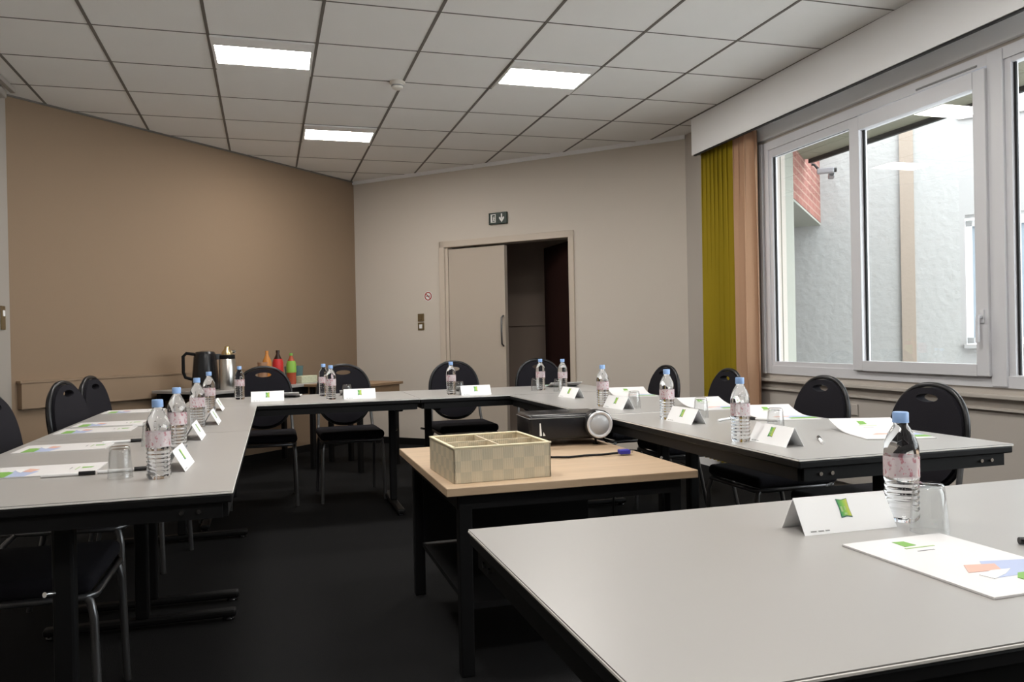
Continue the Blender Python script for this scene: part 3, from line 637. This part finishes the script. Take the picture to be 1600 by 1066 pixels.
# ------------------------------------------------------------------ name cards
def make_card(label):
    t_ = thing('name_card', label, 'name card', (0, 0, TZ), 0, 'white tent name cards')
    L, hb, hh, th = 0.2, 0.035, 0.062, 0.0012
    mb = MB()
    for sy in (-1, 1):
        mb.slab([(-L / 2, sy * hb, 0.0), (L / 2, sy * hb, 0.0), (L / 2, 0, hh), (-L / 2, 0, hh)], (0, -sy * th * 0.9, -th * 0.4))
    obj('folded_card', mb, M_card, t_)
    nrm = Vector((0, -hh, hb)).normalized()
    def onf(u, v, k=0.0004):                   # u along, v 0..1 up the front face
        p = Vector((u, -hb * (1 - v), hh * v)) + nrm * k; return tuple(p)
    lw, l0, l1 = 0.011, 0.40, 0.86
    def pillow(w, a, b, k):
        P = []
        for (u, v) in ((-w, a), (w, a), (w, b), (-w, b)): P.append((u, v))
        out = []
        for i in range(4):
            (u0, v0), (u1, v1) = P[i], P[(i + 1) % 4]; out.append(onf(u0, v0, k))
            mu, mv = (u0 + u1) / 2, (v0 + v1) / 2; cu, cv = 0, (a + b) / 2
            out.append(onf(mu + (cu - mu) * 0.12, mv + (cv - mv) * 0.12, k))
        return out
    obj('logo_border', MB().slab(pillow(lw * 1.10, l0 - 0.035, l1 + 0.02, 0.0003), tuple(nrm * 0.0003)), M_logoedge, t_)
    obj('logo', MB().slab(pillow(lw, l0, l1, 0.0007), tuple(nrm * 0.0003)), M_logo, t_, label='yellow green logo square')
    mb = MB()
    for (u, v, w, h_) in ((-0.006, 0.60, 0.004, 0.14), (0.0015, 0.62, 0.003, 0.10), (0.0, 0.47, 0.006, 0.05)): mb.slab([onf(u - w / 2, v - h_ / 2, 0.0011), onf(u + w / 2, v - h_ / 2, 0.0011), onf(u + w / 2, v + h_ / 2, 0.0011), onf(u - w / 2, v + h_ / 2, 0.0011)], tuple(nrm * 0.0002))
    obj('logo_mark', mb, M_greenl, t_)
    mb = MB()
    for u0, u1 in ((-0.086, -0.074), (-0.070, -0.058), (-0.055, -0.046)): mb.slab([onf(u0, 0.07, 0.0004), onf(u1, 0.07, 0.0004), onf(u1, 0.10, 0.0004), onf(u0, 0.10, 0.0004)], tuple(nrm * 0.0002))
    obj('printed_line', mb, M_ink, t_)
    return t_
CD = make_card('white tent name card with green logo on the foreground table')
CD.location = (1.325, -3.612, TZ); CD.rotation_euler = (0, 0, -0.02)
for x, y, rz, lab in (
    (0.028, -2.30, PI / 2 - 0.03, 'nearest white tent card of the left row, beside the big water bottle'),
    (0.005, -1.53, PI / 2, 'second white tent card from the near end of the left row'),
    (0.028, -0.95, PI / 2, 'third white tent card from the near end of the left row'),
    (0.000, -0.18, PI / 2, 'farthest white tent card of the left row'),
    (0.265, 0.37, 0.0, 'white tent card on the back table where the left row meets it'),
    (0.828, 0.27, 0.0, 'white tent card at the middle of the back table'),
    (1.572, 0.19, 0.0, 'white tent card on the back table in front of the closed door leaf'),
    (2.035, -0.36, -PI / 2 + 0.15, 'farthest white tent card of the right row, by the back table'),
    (1.985, -1.16, -PI / 2 + 0.10, 'second farthest tent card of the right row, above the projector lens'),
    (1.960, -1.89, -PI / 2 + 0.05, 'tent card of the right row between two small water bottles, middle of the row'),
    (1.905, -2.590, -PI / 2 + 0.03, 'nearest tent card of the right row, close to the table corner')):
    dup(CD, (x, y, TZ), rz, lab)

# ------------------------------------------------------------------ water bottles
def make_bottle(label):
    t_ = thing('water_bottle', label, 'bottle', (0, 0, TZ), 0, 'plastic water bottles')
    pr = [(0.0, 0.004), (0.018, 0.001), (0.027, 0.0), (0.0315, 0.008)]
    for k in range(6):
        z = 0.014 + k * 0.0115; pr += [(0.0318, z), (0.0300, z + 0.004), (0.0302, z + 0.007), (0.0318, z + 0.0105)]
    pr += [(0.0320, 0.086), (0.0320, 0.132), (0.0318, 0.145), (0.0295, 0.158), (0.024, 0.172), (0.0165, 0.186), (0.0128, 0.192), (0.0128, 0.203), (0.0, 0.203)]
    obj('bottle_body', MB().lathe(pr, n=32, cap=False), M_water, t_, smooth=True)
    obj('bottle_label', MB().lathe([(0.0326, 0.088), (0.0326, 0.130)], n=32, cap=False), M_label, t_, smooth=True, label='pink label')
    cp = [(0.0, 0.2175), (0.0135, 0.2175), (0.0147, 0.216), (0.0147, 0.2005), (0.0150, 0.1965), (0.0135, 0.1965)]
    obj('bottle_cap', MB().lathe(cp, n=28, cap=False), M_cap, t_, smooth=True, label='light blue screw cap')
    return t_
BT = make_bottle('large-looking water bottle with blue cap on the foreground table')
BT.location = (1.476, -3.606, TZ); BT.scale = (1, 1, 0.965)
for x, y, lab in (
    (0.000, -2.485, 'nearest water bottle of the left row, beside an upturned glass'),
    (-0.020, -1.86, 'second water bottle from the near end of the left row'),
    (-0.022, -1.08, 'third water bottle from the near end of the left row'),
    (-0.030, -0.30, 'farthest water bottle of the left row, in front of the black kettle'),
    (0.088, 0.62, 'water bottle in the corner where the left row meets the back table'),
    (0.625, 0.62, 'water bottle partly hidden behind another bottle on the back table'),
    (0.650, 0.27, 'front one of two bottles left of the middle card on the back table'),
    (1.435, 0.30, 'water bottle on the back table left of the card before the closed door leaf'),
    (2.085, 0.36, 'water bottle on the back table against the dark doorway, the left one of two'),
    (2.190, 0.20, 'water bottle against the dark doorway, the right one of two'),
    (1.960, -1.02, 'water bottle of the right row directly above the projector lens'),
    (1.955, -1.74, 'water bottle of the right row in front of the chair by the olive curtain'),
    (1.835, -2.495, 'nearest water bottle of the right row, in front of the peach curtain')):
    dup(BT, (x, y, TZ), random.uniform(0, 6), lab, (1, 1, 1))

# ------------------------------------------------------------------ upturned tumblers
def make_glass(label):
    t_ = thing('drinking_glass', label, 'glass', (0, 0, TZ), 0, 'upturned clear glasses')
    ro = [(0.033, 0.0006), (0.0315, 0.03), (0.0275, 0.075), (0.0255, 0.086), (0.022, 0.0885), (0.0, 0.0885)]
    ri = [(0.0, 0.081), (0.021, 0.081), (0.0255, 0.074), (0.0297, 0.03), (0.0312, 0.0006)]
    obj('glass_body', MB().lathe(ro + ri + [(0.033, 0.0006)], n=32, cap=False), M_glass, t_, smooth=True)
    return t_
GL = make_glass('upturned clear glass beside the bottle on the foreground table')
GL.location = (1.450, -3.699, TZ)
for x, y, lab in (
    (-0.105, -2.44, 'upturned glass nearest the viewer on the left row'),
    (-0.125, -1.72, 'second upturned glass on the left row, behind the nearest bottle'),
    (-0.050, -1.02, 'third upturned glass on the left row'),
    (0.755, 0.33, 'upturned glass on the back table left of the middle card'),
    (1.475, 0.235, 'upturned glass beside the bottle before the closed door leaf'),
    (2.035, 0.32, 'upturned glass left of the two bottles against the dark doorway'),
    (2.135, 0.14, 'upturned glass between the two bottles against the dark doorway'),
    (2.045, -1.22, 'upturned glass behind the second farthest card of the right row'),
    (2.110, -1.76, 'upturned glass behind the middle card of the right row'),
    (2.090, -2.33, 'upturned glass behind the nearest card of the right row')):
    dup(GL, (x, y, TZ), 0, lab)

# ------------------------------------------------------------------ brochures (A4, portrait, reader at local -y)
def make_brochure(label, lift=0.0, name='brochure'):
    t_ = thing(name, label, 'brochure', (0, 0, TZ), 0, 'white printed brochures')
    w, h_ = 0.21, 0.297
    def zz(y): f = max(0.0, (y + 0.02) / (h_ / 2 + 0.02)); return 0.0035 + lift * f * f
    ys = [-h_ / 2 + h_ * k / 12 for k in range(13)]
    rows = [[(-w / 2 + w * j / 4, y, zz(y)) for j in range(5)] for y in ys]
    obj('pages', MB().sheet(rows, 0.003), M_page, t_)
    def patch(pts, k=0.0005):
        n = len(pts); mb = MB(); V = [mb.bm.verts.new((x, y, zz(y) + k)) for x, y in pts]; U = [mb.bm.verts.new((x, y, zz(y) + k * 0.3)) for x, y in pts]
        mb.bm.faces.new(V); mb.bm.faces.new(U[::-1])
        for i in range(n): mb.bm.faces.new((V[i], U[i], U[(i + 1) % n], V[(i + 1) % n]))
        return mb
    def rect(x0, x1, y0, y1): return [(x0, y0), (x1, y0), (x1, y1), (x0, y1)]
    obj('logo', patch([(-0.022, 0.095), (0.004, 0.098), (0.002, 0.124), (-0.020, 0.127)]), M_green, t_)
    mb = patch(rect(-0.03, 0.03, 0.084, 0.088)); obj('heading', mb, M_greenl, t_)
    obj('subheading', patch(rect(-0.022, 0.012, 0.066, 0.069)), M_ink, t_)
    obj('photo_sky', patch([(-0.03, -0.085), (0.105, -0.085), (0.105, -0.03), (0.02, -0.012), (-0.01, -0.05)], 0.0004), M_blueprint, t_)
    obj('photo_hand', patch([(-0.045, -0.052), (0.012, -0.058), (0.03, -0.030), (-0.02, -0.020)], 0.0007), M_skinprint, t_)
    obj('photo_cloth', patch([(-0.035, -0.088), (0.0, -0.075), (0.03, -0.058), (-0.005, -0.055), (-0.04, -0.066)], 0.0009), M_paper, t_)
    obj('green_band', patch([(0.0, -0.118), (0.105, -0.118), (0.105, -0.078), (0.02, -0.078), (0.0, -0.095)], 0.0010), M_green, t_)
    return t_
BR = make_brochure('white brochure with green logo and photo on the foreground table')
BR.location = (1.345, -3.872, TZ); BR.rotation_euler = (0, 0, 0.01)
for x, y, rz, lab in (
    (-0.345, -2.215, -PI / 2, 'nearest brochure of the left row, at the left frame edge'),
    (-0.420, -1.640, -PI / 2, 'second brochure from the near end of the left row'),
    (-0.435, -1.040, -PI / 2, 'third brochure of the left row, in front of the middle chair'),
    (-0.430, -0.760, -PI / 2, 'fourth brochure of the left row'),
    (-0.440, -0.040, -PI / 2, 'farthest brochure of the left row')):
    dup(BR, (x, y, TZ), rz, lab)
BL = make_brochure('nearest brochure of the right row, its far edge curling up by the sash chair', 0.035)
BL.location = (2.385, -2.525, TZ); BL.rotation_euler = (0, 0, -0.30); BL.scale = (1.12, 1.12, 1)
for x, y, rz, lab in (
    (2.43, -1.87, -0.22, 'second nearest brochure of the right row, before the chair under the left pane'),
    (2.42, -1.33, -0.1, 'third brochure of the right row, in front of the curtain chairs'),
    (2.43, -0.38, -0.2, 'farthest brochure of the right row')):
    dup(BL, (x, y, TZ), rz, lab)
for x, y, lab in ((0.36, 0.72, 'brochure on the back table before its leftmost chair'), (0.86, 0.72, 'brochure on the back table behind the middle card'), (1.66, 0.70, 'brochure on the back table before the closed door leaf'), (2.36, 0.70, 'brochure on the back table before the dark doorway')):
    dup(BL, (x, y, TZ), PI - 0.1, lab)

# ------------------------------------------------------------------ pens
def make_pen(label):
    t_ = thing('pen', label, 'pen', (0, 0, TZ), 0, 'black pens')
    obj('barrel', MB().tube([(-0.068, 0, 0.0055), (0.03, 0, 0.0055)], 0.005), M_paper, t_, smooth=True, label='white barrel')
    obj('cap', MB().tube([(0.028, 0, 0.0065), (0.070, 0, 0.0065)], 0.0062), M_blackp, t_, smooth=True, label='black cap')
    return t_
PN = make_pen('black pen beside the foreground brochure at the right frame edge')
PN.location = (1.585, -3.845, TZ); PN.rotation_euler = (0, 0, PI - 0.35)
for x, y, rz, lab in (
    (-0.255, -2.352, 0.0, 'pen along the near edge of the nearest left brochure'), (-0.115, -2.33, 0.1, 'pen behind the nearest glass of the left row'),
    (-0.245, -1.57, 0.1, 'pen by the second brochure of the left row'), (-0.24, -0.95, 0.0, 'pen by the third brochure of the left row'),
    (2.150, -1.90, 0.5, 'pen behind the middle card of the right row'), (2.270, -1.98, 2.1, 'pen beside the nearest small bottle of the right row'),
    (2.190, -0.60, 2.2, 'pen beside the bottle above the projector lens'), (2.06, -2.62, 1.0, 'pen right of the nearest card of the right row')):
    dup(PN, (x, y, TZ), rz, lab)

# ------------------------------------------------------------------ refreshment tables at the taupe wall
def side_table(name, label, s0, s1, o0, o1, top, Mt):
    x, y = LW((s0 + s1) / 2, (o0 + o1) / 2); L, Wd = s1 - s0, o1 - o0
    t_ = thing(name, label, 'table', (x, y, 0), PI / 4)
    obj('tabletop', MB().box((0, 0, top - 0.011), (L, Wd, 0.022), bev=0.002), Mt, t_)
    mb = MB(); mb.box((0, -Wd / 2 + 0.03, top - 0.055), (L - 0.06, 0.02, 0.066)); mb.box((0, Wd / 2 - 0.03, top - 0.055), (L - 0.06, 0.02, 0.066)); obj('apron', mb, M_black if Mt is M_lam else M_woodd, t_)
    for sx in (-1, 1):
        for sy in (-1, 1): obj('leg', MB().box((sx * (L / 2 - 0.05), sy * (Wd / 2 - 0.05), (top - 0.02) / 2), (0.04, 0.04, top - 0.02), bev=0.004), M_black, t_)
    return t_
# s along the taupe wall, o out from it
side_table('refreshment_table', 'long pale table with kettle and soft drinks along the taupe wall', 1.05, 2.50, 0.07, 0.75, 0.74, M_lam)
side_table('side_table', 'brown wooden side table by the far corner', 2.02, 2.62, 0.78, 1.40, 0.74, M_woodd)
def SP(s, o): x, y = LW(s, o); return (x, y, 0.74)
kt = thing('kettle', 'large black kettle on the refreshment table', 'kettle', SP(1.30, 0.40), PI)
obj('kettle_body', MB().lathe([(0.0, 0), (0.105, 0), (0.108, 0.01), (0.100, 0.12), (0.088, 0.26), (0.080, 0.29)]), M_blackp, kt, smooth=True)
obj('lid', MB().lathe([(0.080, 0.29), (0.070, 0.305), (0.02, 0.312), (0.0, 0.312)], cap=False), M_blackp, kt, smooth=True)
obj('handle', MB().tube([(0.075, 0, 0.285), (0.14, 0, 0.295), (0.165, 0, 0.27), (0.165, 0, 0.14), (0.15, 0, 0.10), (0.10, 0, 0.085)], 0.013), M_black, kt, smooth=True)
obj('spout', MB().prism([(-0.076, -0.03), (-0.12, 0), (-0.076, 0.03)], 0.24, 0.285), M_blackp, kt)
th = thing('thermos_flask', 'steel thermos flask with black collar and shiny top, right of the kettle', 'flask', SP(1.33, 0.62))
obj('flask_body', MB().lathe([(0.0, 0), (0.062, 0), (0.064, 0.006), (0.064, 0.235), (0.055, 0.25)]), M_steel, th, smooth=True)
obj('collar', MB().lathe([(0.058, 0.245), (0.060, 0.25), (0.060, 0.275), (0.045, 0.28)]), M_black, th, smooth=True)
obj('flask_top', MB().lathe([(0.045, 0.278), (0.042, 0.30), (0.022, 0.325), (0.018, 0.345), (0.0, 0.35)]), M_gold, th, smooth=True, label='shiny brassy stopper')
obj('spout', MB().tube([(0.03, 0, 0.30), (0.065, 0, 0.305)], 0.012), M_chrome, th, smooth=True)
def soda(name, label, s, o, Mb, Ml, Mc, sc, r=0.045):
    t_ = thing(name, label, 'bottle', SP(s, o), 0, 'soft drink bottles')
    p_ = [(0.0, 0), (r * 0.9, 0), (r, 0.012), (r * 0.95, 0.06), (r, 0.11), (r, 0.18), (r * 0.85, 0.21), (r * 0.35, 0.26), (r * 0.3, 0.275), (0, 0.275)]
    obj('bottle_body', MB().lathe([(a, z * sc) for a, z in p_], n=24, cap=False), Mb, t_, smooth=True)
    obj('bottle_label', MB().lathe([(r * 1.02, 0.11 * sc), (r * 1.02, 0.19 * sc), (r * 0.8, 0.222 * sc)], n=24, cap=False), Ml, t_, smooth=True)
    obj('bottle_cap', MB().lathe([(r * 0.36, 0.272 * sc), (r * 0.36, 0.295 * sc), (0, 0.295 * sc)], n=20, cap=True), Mc, t_, smooth=True)
soda('soda_bottle', 'dark cola bottle with red label on the refreshment table', 1.92, 0.58, M_cola, M_redlab, M_cola, 1.02)
soda('juice_bottle', 'red juice bottle with green label right of the cola bottle', 2.06, 0.60, M_juice, M_grnlab, M_green, 0.92, 0.042)
soda('juice_bottle', 'orange drink bottle between the cola and the green-labelled bottle', 2.02, 0.35, M_orange, M_orange, M_orange, 1.0, 0.040)
def stack(name, label, cat, s, o, n, r0, r1, h, step, Mt, grp):
    for k in range(n):
        x, y, z = SP(s, o)
        t_ = obj(name, MB().lathe([(0, 0.0), (r0, 0), (r1, h), (r1 - 0.003, h), (r0 - 0.003, 0.004), (0, 0.004)], n=20, cap=False), Mt, smooth=True); t_.location = (x, y, z + k * step)
        tag(t_, label[min(k, len(label) - 1)], cat, grp)
stack('paper_cup', ['brown cup left of the cola bottle, bottom of its stack', 'brown cup left of the cola bottle, middle of its stack', 'brown cup left of the cola bottle, top of its stack'], 'cup', 1.80, 0.52, 3, 0.030, 0.042, 0.11, 0.045, M_cup, 'brown stacked cups')
x, y, z = SP(2.24, 0.60)
t_ = obj('carton', MB().box((0, 0, 0.032), (0.20, 0.09, 0.064), PI / 4, bev=0.004), M_sugar); t_.location = (x, y, z); tag(t_, 'pale green carton of sachets at the right end of the drinks', 'box')
x, y, z = SP(2.24, 0.40)
stack('teal_glass', ['teal glass behind the pale green carton, left one'], 'glass', 2.20, 0.44, 1, 0.03, 0.042, 0.15, 0, M_teal, 'teal glasses')
stack('teal_glass', ['teal glass behind the pale green carton, right one'], 'glass', 2.32, 0.44, 1, 0.03, 0.042, 0.15, 0, M_teal, 'teal glasses')
